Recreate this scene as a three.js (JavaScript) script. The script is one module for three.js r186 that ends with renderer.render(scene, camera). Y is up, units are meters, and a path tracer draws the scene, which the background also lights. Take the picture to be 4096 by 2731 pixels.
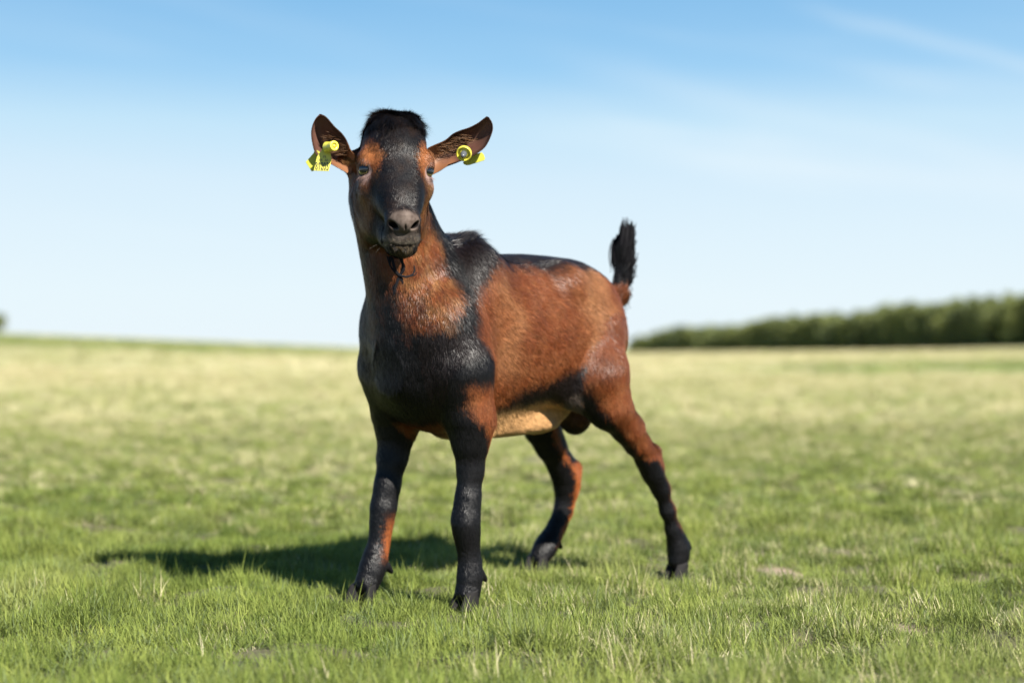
import * as THREE from 'three';
import { ImprovedNoise } from 'three/addons/math/ImprovedNoise.js';
import { mergeGeometries } from 'three/addons/utils/BufferGeometryUtils.js';

// ---------------------------------------------------------------- camera, sky, sun, exposure
const scene = new THREE.Scene();
const EYE = 0.48, LENS = 6367;                       // eye height; focal length in photograph pixels
const camera = new THREE.PerspectiveCamera(2 * Math.atan(1365.5 / LENS) * 180 / Math.PI, 4096 / 2731, 0.1, 3000);
camera.position.set(0, EYE, 0);
camera.rotation.x = Math.atan(27.5 / LENS);
camera.focus = 2.74;
camera.userData.fStop = 2.2;
scene.add(camera);

const renderer = new THREE.WebGLRenderer({ antialias: true });
renderer.toneMapping = THREE.LinearToneMapping;
renderer.toneMappingExposure = 2.75;
renderer.shadowMap.enabled = true;

const SUN = new THREE.Vector3(0.48, 0.68, 0.59).normalize();
const sun = new THREE.DirectionalLight(new THREE.Color(1, 0.95, 0.86), 5);
sun.position.copy(SUN).multiplyScalar(12).add(new THREE.Vector3(0, 0, -3.2));
sun.target.position.set(0, 0, -3.2);
sun.castShadow = true;
sun.shadow.mapSize.set(4096, 4096);
Object.assign(sun.shadow.camera, { left: -5, right: 5, top: 5, bottom: -5, near: 1, far: 40 });
sun.shadow.radius = 1.6;
scene.add(sun, sun.target);

// ---------------------------------------------------------------- small maths
let seed = 7;
const rnd = () => { seed = (seed + 0x6D2B79F5) | 0; let t = Math.imul(seed ^ (seed >>> 15), 1 | seed); t = (t + Math.imul(t ^ (t >>> 7), 61 | t)) ^ t; return ((t ^ (t >>> 14)) >>> 0) / 4294967296; };
const gauss = () => (rnd() + rnd() + rnd() + rnd() - 2) * 1.0;
const clamp = (x, a = 0, b = 1) => x < a ? a : x > b ? b : x;
const lerp = (a, b, t) => a + (b - a) * t;
const ss = (a, b, x) => { const t = clamp((x - a) / (b - a)); return t * t * (3 - 2 * t); };
const perlin = new ImprovedNoise();
const noise = (x, y, z) => perlin.noise(x + 31.7, y + 17.3, z + 5.1);
const fbm = (x, y, z) => noise(x, y, z) * 0.6 + noise(x * 2.1, y * 2.1, z * 2.1) * 0.3 + noise(x * 4.3, y * 4.3, z * 4.3) * 0.15;
const mix3 = (a, b, t) => [lerp(a[0], b[0], t), lerp(a[1], b[1], t), lerp(a[2], b[2], t)];
const table = (rows, x) => { // piecewise smooth table look-up, rows ascending in [0]
  if (x <= rows[0][0]) return rows[0].slice(1);
  for (let i = 1; i < rows.length; i++) if (x <= rows[i][0]) {
    const t = (x - rows[i - 1][0]) / (rows[i][0] - rows[i - 1][0]);
    return rows[i].slice(1).map((v, k) => lerp(rows[i - 1][k + 1], v, t));
  }
  return rows[rows.length - 1].slice(1);
};
const V = (x, y, z) => new THREE.Vector3(x, y, z);
function tag(o, label, category, group, kind) {
  if (label) o.userData.label = label;
  if (category) o.userData.category = category;
  if (group) o.userData.group = group;
  if (kind) o.userData.kind = kind;
  return o;
}
function mesh(name, geometry, material, parent = scene) {
  const m = new THREE.Mesh(geometry, material);
  m.name = name; m.castShadow = m.receiveShadow = true; parent.add(m); return m;
}
function geo(pos, idx, col, nor) {
  const g = new THREE.BufferGeometry();
  g.setAttribute('position', new THREE.Float32BufferAttribute(pos, 3));
  if (col) g.setAttribute('color', new THREE.Float32BufferAttribute(col, 3));
  g.setIndex(idx);
  if (nor) g.setAttribute('normal', new THREE.Float32BufferAttribute(nor, 3)); else g.computeVertexNormals();
  return g;
}

// ---------------------------------------------------------------- sky
{
  const W = 2048, H = 1024, px = new Float32Array(W * H * 4);
  const ramp = [[-90, .60, .70, .76], [-0.5, .60, .70, .76], [0, .535, .60, .645], [2, .52, .60, .65], [4, .485, .58, .65], [6, .44, .552, .645], [8, .36, .512, .633], [10, .225, .41, .60], [12.5, .165, .345, .555], [18, .10, .25, .48], [35, .07, .18, .38], [90, .05, .12, .28]];
  for (let j = 0; j < H; j++) {
    const el = (j + .5) / H * 180 - 90, base = table(ramp, el);
    for (let i = 0; i < W; i++) {
      const ang = ((i + .5) / W - .5) * 2 * Math.PI;             // atan2(z, x)
      let c = base;
      if (el > -1 && el < 60) {
        const az = ((ang + Math.PI / 2) * 180 / Math.PI + 540) % 360 - 180; // 0 ahead, + to the right
        // thin drifting cirrus: long streaks falling to the right
        const a = az * .8, b = el + az * .16;
        let s = fbm(a * .07 + 3, b * .62, 1.5) * .9 + fbm(a * .16, b * 1.5, 7.7) * .35;
        const streak = Math.exp(-(((el - (11.6 - (az - 11.5) * .30) + fbm(az * .3, 2, 1) * .25) / .28) ** 2)) * ss(9, 13, az) + .8 * Math.exp(-(((el - (10.9 - az * .27) + fbm(az * .2, 5, 1) * .5) / .55) ** 2)) * ss(-3, 5, az) + .7 * Math.exp(-(((el - (8.3 - az * .17) + fbm(az * .2, 8, 1) * .6) / .5) ** 2)) * ss(2, 9, az);
        const veil = (ss(-.05, .75, s) + streak * .55) * ss(0, 3, el) * (0.25 + .75 * ss(-4, 10, az + fbm(az * .05, el * .08, 3) * 12));
        const broad = fbm(az * .045 + 9, el * .11, 4.2);
        c = mix3(base, [.56, .62, .665], clamp(veil * .42 + broad * .10, -.12, .6));
      }
      px.set([c[0] * .562, c[1] * .562, c[2] * .553, 1], (j * W + i) * 4);
    }
  }
  const t = new THREE.DataTexture(px, W, H, THREE.RGBAFormat, THREE.FloatType);
  t.mapping = THREE.EquirectangularReflectionMapping;
  t.magFilter = t.minFilter = THREE.LinearFilter; t.needsUpdate = true;
  scene.background = t; scene.environment = t;
}

// ---------------------------------------------------------------- ground
function rise(x, z) {
  const D = -z;
  let h = ss(5, 60, D) * (.24 + .040 * Math.max(0, -x) + .010 * Math.max(0, x));
  if (D > 62) h = lerp(h, -2 + (Math.max(x, -60) - 40) * .050, ss(62, 260, D));
  return h;
}
function hummock(x, z) {
  const D = -z, k = 1 - ss(25, 60, D), calm = 1 - Math.exp(-((x - .02) ** 2 + (z + 3.2) ** 2) / .5) * .6;
  return k * calm * (fbm(x * 3.2, z * 3.4, .3) * .042 + noise(x * 6.5, z * 8, 4) * .026 + fbm(x * .7 + 4, z * .6, 2.1) * .03) - .008;
}
const hoofs = [[-.096, -2.967, -.006], [-.286, -3.047, -.008], [.352, -3.410, -.014], [.055, -3.475, -.010]]; // where the goat stands: x, z, height
const treadAt = (x, z) => { let t = 0; for (const h of hoofs) t = Math.max(t, Math.exp(-((x - h[0]) ** 2 + (z - h[1]) ** 2) / .0045)); return t; };
function groundY(x, z) {
  let y = rise(x, z) + hummock(x, z);
  if (z > -3.9 && z < -2.6) for (const h of hoofs) y = lerp(y, h[2] - .002, Math.exp(-((x - h[0]) ** 2 + (z - h[1]) ** 2) / .02));
  return y;
}
const bareSpots = [[.590, -3.44, .085, .15], [1.09, -3.54, .04, .09], [-1.80, -5.75, .13, .25], [.672, -2.76, .04, .06], [.524, -2.35, .04, .04], [1.05, -3.93, .07, .06]];
function bare(x, z) {
  let b = 0;
  for (const [bx, bz, rx, rz] of bareSpots) {
    const q = Math.hypot((x - bx) / rx, (z - bz) / rz) + fbm(x * 14, z * 14, 3) * .7;
    b = Math.max(b, 1 - ss(.45, 1.2, q));
  }
  return b;
}
const dryness = (x, z) => { // share of straw-coloured growth
  const D = -z;
  const far = ss(4.4, 12, D) * .46 + ss(10, 24, D) * .24 - ss(38, 70, D) * .1;
  const band = fbm(x * .05 + 2, z * .09, 8.8) * .9 * ss(9, 40, D) + fbm(x * .55, z * .4, 6.1) * .42;
  const green = .95 * Math.exp(-(((D - 27 - x * .3) / 4) ** 2)) * ss(2, 7, x) * 1.1 + .7 * Math.exp(-(((D - 50) / 8) ** 2)) * ss(1, -8, x);
  return clamp(far + band * .8 + .05 + .05 * ss(3, 5, D) - green);
};
{
  const pos = [], idx = [], col = [], zs = [], NX = 180;
  for (let d = -6; d < 1.2; d += .4) zs.push(d);
  for (let d = 1.2; d < 900; d *= 1.0 + .012 + .02 * ss(10, 80, d)) zs.push(d);
  zs.push(1600, 2600);
  zs.forEach((D, j) => {
    const half = Math.max(6, Math.abs(D) * .75 + 2);
    for (let i = 0; i <= NX; i++) {
      const t = i / NX * 2 - 1, x = half * (Math.abs(t) ** 1.3) * Math.sign(t), z = -D;
      pos.push(x, groundY(x, z), z);
      const dry = dryness(x, z), b = bare(x, z), n = fbm(x * 6, z * 6, 1);
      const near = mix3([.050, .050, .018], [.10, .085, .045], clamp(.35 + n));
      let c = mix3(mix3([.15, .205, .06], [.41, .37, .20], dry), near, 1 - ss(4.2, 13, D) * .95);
      // the sandy track in front of the wood
      const track = ss(12, 24, x - (D - 130) * .03) * ss(120, 150, D) * (1 - ss(205, 240, D));
      c = mix3(c, [.46, .38, .26], track * .9);
      c = mix3(c, mix3([.17, .125, .085], [.30, .225, .16], clamp(.5 + fbm(x * 30, z * 30, 2))), b * .9);
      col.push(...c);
      if (j && i) { const a = (j - 1) * (NX + 1) + i - 1, e = a + NX + 1; idx.push(a, a + 1, e, a + 1, e + 1, e); }
    }
  });
  const g = geo(pos, idx, col);
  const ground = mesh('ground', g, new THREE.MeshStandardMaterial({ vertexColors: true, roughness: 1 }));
  ground.userData.kind = 'structure';
}

// ---------------------------------------------------------------- grass
const blade = (rows, pos, nor, idx, x, z, h, w, az, lean, curl, face) => {
  const s = Math.sin(az), c = Math.cos(az), fs = Math.sin(face), fc = Math.cos(face), at = pos.length / 3;
  for (let k = 0; k <= rows; k++) {
    const t = k / rows, ang = lean + curl * t;
    const out = h * (Math.sin(lean) * t + (curl * .5) * t * t * Math.cos(lean)), up = h * t * Math.cos(lean + curl * .4 * t);
    const ww = k === rows ? 0 : w * (1 - t * t * .75) * .5;
    const cx = x + s * out, cz = z + c * out, n = [-s * Math.cos(ang), Math.sin(ang) + 1.5, -c * Math.cos(ang)];
    const q = 1 / Math.hypot(...n);
    if (k === rows) { pos.push(cx, up, cz); nor.push(n[0] * q, n[1] * q, n[2] * q); }
    else { pos.push(cx + fc * ww, up, cz - fs * ww, cx - fc * ww, up, cz + fs * ww); nor.push(n[0] * q, n[1] * q, n[2] * q, n[0] * q, n[1] * q, n[2] * q); }
  }
  for (let k = 0; k < rows - 1; k++) { const a = at + k * 2; idx.push(a, a + 2, a + 1, a + 1, a + 2, a + 3); }
  const a = at + (rows - 1) * 2; idx.push(a, a + 2, a + 1);
};
function clumpGeometry(n, radius, hMin, hMax, w) {
  const pos = [], nor = [], idx = [];
  for (let i = 0; i < n; i++) {
    const a = rnd() * 6.283, r = radius * Math.sqrt(rnd()), az = rnd() < .6 ? a + gauss() * 1.2 : rnd() * 6.283;
    blade(3, pos, nor, idx, Math.cos(a) * r, Math.sin(a) * r, lerp(hMin, hMax, rnd() ** 1.4), w * lerp(.6, 1.15, rnd()), az, .15 + Math.abs(gauss()) * .95, Math.abs(gauss()) * 1.4 + .1, az + gauss() * .9);
  }
  return geo(pos, idx);
}
{
  const grass = new THREE.Group(); grass.name = 'grass';
  tag(grass, 'short green and straw coloured pasture grass covering the whole field', 'grass', null, 'stuff');
  scene.add(grass);
  const material = new THREE.MeshPhysicalMaterial({ color: 0xffffff, roughness: .8, transmission: .35, thickness: 0, ior: 1.3, specularIntensity: .35, side: THREE.DoubleSide });
  const kinds = [];
  for (let i = 0; i < 5; i++) kinds.push({ g: clumpGeometry(34, .030, .010, .033, .0015), list: [] });
  for (let i = 0; i < 2; i++) kinds.push({ g: clumpGeometry(24, .024, .022, .052, .0015), list: [] });   // longer tufts
  for (let i = 0; i < 2; i++) kinds.push({ g: clumpGeometry(28, .032, .013, .036, .0026), list: [] });   // farther off
  const m = new THREE.Matrix4(), q = new THREE.Quaternion(), up = V(0, 1, 0);
  const put = (x, z, size, k, wide) => {
    const b = bare(x, z), tread = treadAt(x, z); if (rnd() < b * .93 || rnd() < tread * .6) return;
    if (rnd() < ss(.05, -.45, noise(x * 8, z * 10, 2)) * .75) return;
    const D = -z, n = fbm(x * 1.6, z * 1.6, 9), n2 = noise(x * 8, z * 10, 2), dry = dryness(x, z);
    q.setFromAxisAngle(up, rnd() * 6.283);
    const s = size * lerp(.75, 1.25, rnd()) * (1 + n * .35), hy = s * (1 + n2 * 1.15) * lerp(.85, 1.2, rnd()) * (1 - b * .5) * (1 - tread * .6);
    m.compose(V(x, groundY(x, z) - .002, z), q, V(s * wide, hy, s * wide));
    let c;
    if (rnd() < dry * .95 * (k > 4 && k < 7 ? .4 : 1)) c = mix3([.44, .395, .205], [.59, .53, .34], rnd());
    else {
      c = mix3([.115, .168, .026], [.300, .335, .078], clamp(rnd() * .8 + n * .5 + n2 * .25));
      if (rnd() < .09) c = mix3(c, [.19, .24, .13], .75);                // blue grey blades
      const lush = lerp(.58, 1.12, clamp(.5 + fbm(x * 4.2, z * 5, 40) * 1.3)); c = [c[0] * lush, c[1] * lerp(1, lush, .85), c[2] * lush];
      c = mix3(c, [.33, .345, .13], clamp(.7 * dry + rnd() * .12 + ss(.1, .5, fbm(x * 2.2, z * 2.2, 14)) * .35));
    }
    kinds[k].list.push([m.clone(), c]);
  };
  const scatter = (d0, d1, density, size, pick, wide = 1) => {
    const area = .60 * (d1 * d1 - d0 * d0) + (d1 - d0) * 1.4, n = area * density;
    for (let i = 0; i < n; i++) {
      const D = Math.sqrt(lerp(d0 * d0, d1 * d1, rnd())), half = .60 * D + .7;
      const x = (rnd() * 2 - 1) * half; put(x, -D, size, pick(x, D), wide);
    }
  };
  const nearPick = (x, D) => rnd() < .08 + .40 * ss(3.0, 2.4, D) * ss(-.25, .35, fbm(x * 1.3, D * 1.3, 33) + .25) ? 5 + (rnd() * 2 | 0) : rnd() * 5 | 0;
  scatter(1.6, 4.6, 4200, 1, nearPick);
  scatter(4.6, 10, 2200, 1.05, () => 7 + (rnd() * 2 | 0), 1.1);
  scatter(10, 24, 230, 1.3, () => 7 + (rnd() * 2 | 0), 1.9);
  scatter(24, 64, 16, 2.0, () => 7 + (rnd() * 2 | 0), 3.4);
  for (const k of kinds) {
    const im = new THREE.InstancedMesh(k.g, material, k.list.length), c = new THREE.Color();
    k.list.forEach(([mm, cc], i) => { im.setMatrixAt(i, mm); im.setColorAt(i, c.setRGB(...cc)); });
    im.name = 'grass_tufts'; im.castShadow = im.receiveShadow = true; im.userData.kind = 'stuff'; grass.add(im);
  }
}

// ---------------------------------------------------------------- the wood on the right, and the tree at the left edge
const leafMat = new THREE.MeshPhysicalMaterial({ color: 0xffffff, roughness: .8, transmission: .3, thickness: 0, side: THREE.DoubleSide });
const barkMat = new THREE.MeshStandardMaterial({ color: new THREE.Color().setRGB(.10, .075, .05), roughness: 1 });
function sprayGeometry(n, r, size) {
  const pos = [], nor = [], idx = [];
  for (let i = 0; i < n; i++) {
    const d = V(gauss(), gauss(), gauss()).normalize(), c = d.clone().multiplyScalar(r * Math.cbrt(rnd()));
    const a = V(gauss(), gauss(), gauss()).normalize(), b = a.clone().cross(V(gauss(), gauss(), gauss())).normalize(), nn = a.clone().cross(b), at = pos.length / 3;
    const L = size * lerp(.7, 1.3, rnd());
    for (const [u, v] of [[-1, 0], [0, -.45], [1, 0], [0, .45]]) { pos.push(c.x + a.x * u * L + b.x * v * L, c.y + a.y * u * L + b.y * v * L, c.z + a.z * u * L + b.z * v * L); nor.push(nn.x, nn.y, nn.z); }
    idx.push(at, at + 1, at + 2, at, at + 2, at + 3);
  }
  return geo(pos, idx, null, nor);
}
{
  const forest = new THREE.Group(); forest.name = 'forest';
  tag(forest, 'long dark green wood edge on the horizon behind the goat, far right', 'forest', null, 'stuff');
  scene.add(forest);
  const leaf = [], trunks = [], N = 150;
  const A = [112, -236], B = [40, -520];
  for (let row = 0; row < 3; row++) for (let i = 0; i < N; i++) {
    const t = (i + rnd() * .8) / N, x = lerp(A[0], B[0], t) + row * 4.5 + gauss() * 1.2, z = lerp(A[1], B[1], t) - row * 2 + gauss();
    const y0 = groundY(x, z), tall = lerp(9.9, 7.2, t) * (1 + .10 * noise(i * .09, 2, 1) * 1.8 + .16 * noise(i * .21, row * 3, 1) + gauss() * .09) * (1 - ss(.95, 1.0, t) * .3);
    const wide = 1.6 + rnd() * .7;
    trunks.push(new THREE.CylinderGeometry(.10, .18, tall * .8, 6).translate(x, y0 + tall * .4, z));
    const tone = rnd();
    for (let k = 0; k < 46; k++) {
      const h = rnd(), rr = wide * Math.pow(Math.sin(Math.PI * clamp(.08 + h * .9)), .6) * Math.sqrt(rnd()), a = rnd() * 6.283;
      const c = mix3([.060, .088, .020], [.22, .245, .050], clamp(tone * .7 + rnd() * .35));
      leaf.push([x + Math.cos(a) * rr, y0 + .25 + h * (tall - .8), z + Math.sin(a) * rr, .8 + rnd() * .5, c]);
    }
  }
  const im = new THREE.InstancedMesh(sprayGeometry(26, .85, .34), leafMat, leaf.length), m = new THREE.Matrix4(), q = new THREE.Quaternion(), c = new THREE.Color();
  leaf.forEach(([x, y, z, s, cc], i) => { q.setFromEuler(new THREE.Euler(rnd() * 6, rnd() * 6, rnd() * 6)); im.setMatrixAt(i, m.compose(V(x, y, z), q, V(s, s, s))); im.setColorAt(i, c.setRGB(...cc)); });
  im.name = 'foliage'; im.userData.kind = 'stuff'; im.castShadow = im.receiveShadow = true; forest.add(im);
  const tm = mesh('trunks', mergeGeometries(trunks), barkMat, forest); tm.userData.kind = 'stuff';
}
{
  const x0 = -20.35, z0 = -62, y0 = groundY(x0, z0);
  const tree = new THREE.Group(); tree.name = 'bushy_tree'; tree.position.set(x0, y0 - .05, z0); tree.scale.setScalar(.42); scene.add(tree);
  tag(tree, 'dark bushy tree on the left horizon, cut by the photo edge', 'tree');
  const t1 = new THREE.CylinderGeometry(.07, .14, 1.6, 8).translate(0, .8, 0), parts = [t1];
  for (let k = 0; k < 5; k++) parts.push(new THREE.CylinderGeometry(.02, .05, .9, 6).translate(0, .45, 0).rotateZ(.6).rotateY(k * 1.3).translate(0, .8 + k * .12, 0));
  mesh('trunk', mergeGeometries(parts), barkMat, tree);
  const sprays = [], g0 = sprayGeometry(60, .30, .075);
  for (let i = 0; i < 110; i++) {
    const d = V(gauss(), gauss() * .8, gauss()).normalize().multiplyScalar(1.05 * Math.cbrt(rnd()));
    const g = g0.clone().applyMatrix4(new THREE.Matrix4().compose(V(d.x * 1.5, 1.15 + d.y * .85, d.z * 1.2), new THREE.Quaternion().setFromEuler(new THREE.Euler(rnd() * 6, rnd() * 6, 0)), V(1, 1, 1)));
    const c = mix3([.06, .085, .02], [.15, .17, .04], rnd()), col = []; for (let k = 0; k < g.attributes.position.count; k++) col.push(...c);
    g.setAttribute('color', new THREE.Float32BufferAttribute(col, 3)); sprays.push(g);
  }
  mesh('crown', mergeGeometries(sprays), new THREE.MeshPhysicalMaterial({ vertexColors: true, roughness: .8, transmission: .3, thickness: 0, side: THREE.DoubleSide }), tree);
}

// ---------------------------------------------------------------- the goat: axes of its body and of its head
const O = V(-.18, 0, -3.01);                          // on the ground between the fore feet
const Fx = V(-.643, 0, .766), Lx = V(.766, 0, .643);  // forwards, and to the goat's left
const B = (f, y, l) => V(Fx.x * f + Lx.x * l, y, Fx.z * f + Lx.z * l);
const toB = (p) => [p.x * Fx.x + p.z * Fx.z, p.y, p.x * Lx.x + p.z * Lx.z];
const HO = V(-.2066 - O.x, .802, -2.86 - O.z), YAW = .23;
const Ux = V(Math.cos(YAW), 0, -Math.sin(YAW)), Wx = V(Math.sin(YAW), 0, Math.cos(YAW));
const Hd = (u, v, w) => V(HO.x + Ux.x * u + Wx.x * w, HO.y + v, HO.z + Ux.z * u + Wx.z * w);
const toH = (p) => { const x = p.x - HO.x, z = p.z - HO.z; return [x * Ux.x + z * Ux.z, p.y - HO.y, x * Wx.x + z * Wx.z]; };
const at = (X, Y, d) => V((X - 2048) / LENS * d - O.x, EYE + (1393 - Y) / LENS * d, -d - O.z);

// signed distance field -------------------------------------------------
const prims = [];
const cone = (a, b, r1, r2, k, region) => {
  const dx = b.x - a.x, dy = b.y - a.y, dz = b.z - a.z, l2 = dx * dx + dy * dy + dz * dz;
  prims.push({ k, region, cx: (a.x + b.x) / 2, cy: (a.y + b.y) / 2, cz: (a.z + b.z) / 2, R: Math.sqrt(l2) / 2 + Math.max(r1, r2), a, b,
    f(x, y, z) { const px = x - a.x, py = y - a.y, pz = z - a.z, t = clamp((px * dx + py * dy + pz * dz) / l2); return Math.hypot(px - dx * t, py - dy * t, pz - dz * t) - (r1 + (r2 - r1) * t); } });
};
const ell = (c, e1, e2, e3, r1, r2, r3, k, region) => {
  const rm = Math.min(r1, r2, r3);
  prims.push({ k, region, cx: c.x, cy: c.y, cz: c.z, R: Math.max(r1, r2, r3), a: c, b: c,
    f(x, y, z) {
      const px = x - c.x, py = y - c.y, pz = z - c.z;
      const u = (px * e1.x + py * e1.y + pz * e1.z) / r1, v = (px * e2.x + py * e2.y + pz * e2.z) / r2, w = (px * e3.x + py * e3.y + pz * e3.z) / r3;
      const k0 = Math.hypot(u, v, w), k1 = Math.hypot(u / r1, v / r2, w / r3);
      return k1 < 1e-6 ? -rm : k0 * (k0 - 1) / k1;
    } });
};
const Yx = V(0, 1, 0);
const bell = (f, y, l, rf, ry, rl, k, region, pitch = 0) => { const e1 = Fx.clone().multiplyScalar(Math.cos(pitch)).addScaledVector(Yx, Math.sin(pitch)), e2 = Yx.clone().multiplyScalar(Math.cos(pitch)).addScaledVector(Fx, -Math.sin(pitch)); ell(B(f, y, l), e1, e2, Lx, rf, ry, rl, k, region); };
const hell = (u, v, w, ru, rv, rw, k, region, tilt = 0) => { const e2 = Yx.clone().multiplyScalar(Math.cos(tilt)).addScaledVector(Wx, Math.sin(tilt)), e3 = Wx.clone().multiplyScalar(Math.cos(tilt)).addScaledVector(Yx, -Math.sin(tilt)); ell(Hd(u, v, w), Ux, e2, e3, ru, rv, rw, k, region); };

const profile = [ // along the body: top, bottom, half width
  [-.625, .520, .500, .012], [-.612, .552, .472, .045], [-.590, .580, .445, .064], [-.550, .612, .418, .086], [-.500, .652, .395, .102], [-.450, .668, .395, .118],
  [-.370, .671, .366, .128], [-.300, .671, .352, .134], [-.220, .667, .336, .132], [-.165, .676, .328, .126], [-.090, .698, .316, .112],
  [-.030, .630, .322, .112], [.010, .575, .342, .098], [.032, .535, .372, .076], [.046, .500, .405, .048], [.052, .470, .435, .018]];
{
  const c = B(-.285, .49, 0), N = 400, f0 = -.64, f1 = .07, cy = new Float32Array(N + 1), ry = new Float32Array(N + 1), rw = new Float32Array(N + 1);
  for (let i = 0; i <= N; i++) { let a = 0, b = 0, w = 0, n = 0; for (let k = -14; k <= 14; k++) { const q = table(profile, lerp(f0, f1, clamp((i + k) / N))), g = 1 - Math.abs(k) / 15; a += (q[0] + q[1]) / 2 * g; b += (q[0] - q[1]) / 2 * g; w += q[2] * g; n += g; } cy[i] = a / n; ry[i] = b / n; rw[i] = w / n; }
  prims.push({ k: .0, region: 'trunk', cx: c.x, cy: c.y, cz: c.z, R: .46, a: c, b: c,
    f(x, y, z) {
      const f = x * Fx.x + z * Fx.z, l = x * Lx.x + z * Lx.z, s = clamp((f - f0) / (f1 - f0)) * N, i = Math.min(N - 1, s | 0), t = s - i;
      const C = lerp(cy[i], cy[i + 1], t), Ry = lerp(ry[i], ry[i + 1], t), Rw = lerp(rw[i], rw[i + 1], t);
      let yy = (y - C) / Ry; const ll = Math.abs(l) / Rw * (yy > 0 ? 1 + yy * .16 : 1 + yy * .02);   // narrower along the back
      const q = Math.pow(Math.pow(Math.abs(ll), 2.15) + Math.pow(Math.abs(yy), 2.15), 1 / 2.15);
      const gap = Math.max(0, f - .056, -.63 - f);
      const v = (q - 1) * Math.min(Ry, Rw) * .85;
      return gap > 0 ? Math.max(v, gap) : v;
    } });
}
for (const s of [1, -1]) {
  bell(-.015, .475, .083 * s, .062, .120, .050, .05, 'shoulder', -.25);     // shoulder
  bell(-.085, .590, .060 * s, .070, .085, .040, .06, 'shoulder');           // blade
  bell(-.440, .500, .066 * s, .085, .120, .046, .06, 'thigh', .25);         // haunch
  bell(-.350, .615, .082 * s, .035, .028, .026, .05, 'thigh');              // hip bone
}
// fore legs
const chain = (pts, k, region) => { for (let i = 1; i < pts.length; i++) cone(B(...pts[i - 1].slice(0, 3)), B(...pts[i].slice(0, 3)), pts[i - 1][3], pts[i][3], k, region); };
chain([[-.020, .440, .098, 0.0500], [-.042, .345, .100, 0.0390], [-.040, .300, .100, 0.0260], [-.040, .250, .100, 0.0185], [-.033, .200, .100, 0.0175], [-.026, .160, .100, 0.0195], [-.030, .132, .100, 0.0155], [-.034, .108, .100, 0.0110], [-.037, .085, .101, 0.0105], [-.037, .062, .102, 0.0140], [-.034, .040, .102, 0.0135], [-.030, .025, .102, .020]], .03, 'fore');
chain([[-.015, .440, -.098, 0.0500], [-.046, .345, -.100, 0.0390], [-.044, .305, -.100, 0.0260], [-.035, .262, -.100, 0.0220], [-.022, .213, -.100, 0.0190], [-.012, .170, -.101, 0.0185], [-.006, .135, -.101, 0.0140], [-.001, .105, -.101, 0.0115], [.008, .080, -.102, 0.0125], [.012, .062, -.103, 0.0155], [.022, .042, -.103, 0.0135], [.030, .028, -.104, .019]], .03, 'fore');
// hind legs
chain([[-.440, .500, .078, 0.0646], [-.418, .425, .112, 0.0606], [-.437, .362, .128, 0.0426], [-.489, .315, .138, 0.0281], [-.520, .282, .140, 0.0201], [-.556, .246, .141, 0.0201], [-.575, .215, .142, 0.0176], [-.600, .183, .144, 0.0146], [-.621, .135, .147, 0.0116], [-.640, .092, .149, 0.0116], [-.655, .062, .150, 0.0164], [-.658, .040, .151, 0.0156], [-.654, .024, .151, .018]], .026, 'hind');
chain([[-.520, .282, .140, .020], [-.572, .262, .141, .0135], [-.585, .238, .141, .015]], .016, 'hind');
chain([[-.455, .480, -.085, 0.0686], [-.455, .400, -.095, 0.0606], [-.500, .312, -.100, 0.0356], [-.530, .268, -.100, 0.0286], [-.566, .225, -.101, 0.0246], [-.588, .192, -.102, 0.0246], [-.592, .160, -.104, 0.0191], [-.585, .120, -.108, 0.0156], [-.568, .085, -.113, 0.0146], [-.545, .055, -.117, 0.0181], [-.528, .036, -.119, 0.0166], [-.515, .022, -.120, .018]], .026, 'hind');
chain([[-.560, .240, -.101, .020], [-.612, .215, -.101, .015], [-.612, .180, -.102, .016]], .016, 'hind');
// flank fold and scrotum
bell(-.375, .415, .088, .05, .05, .025, .05, 'flank', .6); bell(-.375, .415, -.088, .05, .05, .025, .05, 'flank', .6);
bell(-.488, .348, .0, .038, .050, .040, .015, 'scrotum');
bell(-.250, .328, 0, .15, .024, .060, .04, 'belly'); bell(-.40, .355, 0, .07, .026, .035, .03, 'belly', -.5);
// dew claws
const dew = (f, y, l) => cone(B(f, y, l), B(f - .012, y - .012, l), .0075, .005, .006, 'dew');
for (const s of [-.012, .012]) { dew(-.055, .058, .102 + s); dew(-.008, .060, -.103 + s * 1.4); dew(-.672, .062, .150 + s); dew(-.562, .052, -.117 + s); }
// neck
cone(Hd(-.006, .015, -.108), B(-.055, .585, -.016), .039, .052, .05, 'neck');
cone(Hd(-.012, -.060, -.088), B(.008, .530, -.004), .052, .076, .05, 'neck');
cone(Hd(-.010, -.020, -.105), B(-.025, .575, -.010), .056, .076, .04, 'neck');
cone(B(.004, .530, .010), B(.012, .430, 0), .070, .060, .05, 'neck');
// dock of the tail
cone(B(-.595, .568, 0), B(-.640, .592, 0), .026, .020, .03, 'tail');
cone(B(-.640, .592, 0), B(-.658, .640, 0), .020, .013, .01, 'tail');
cone(B(-.658, .640, 0), B(-.656, .690, 0), .013, .008, .01, 'tail');
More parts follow.
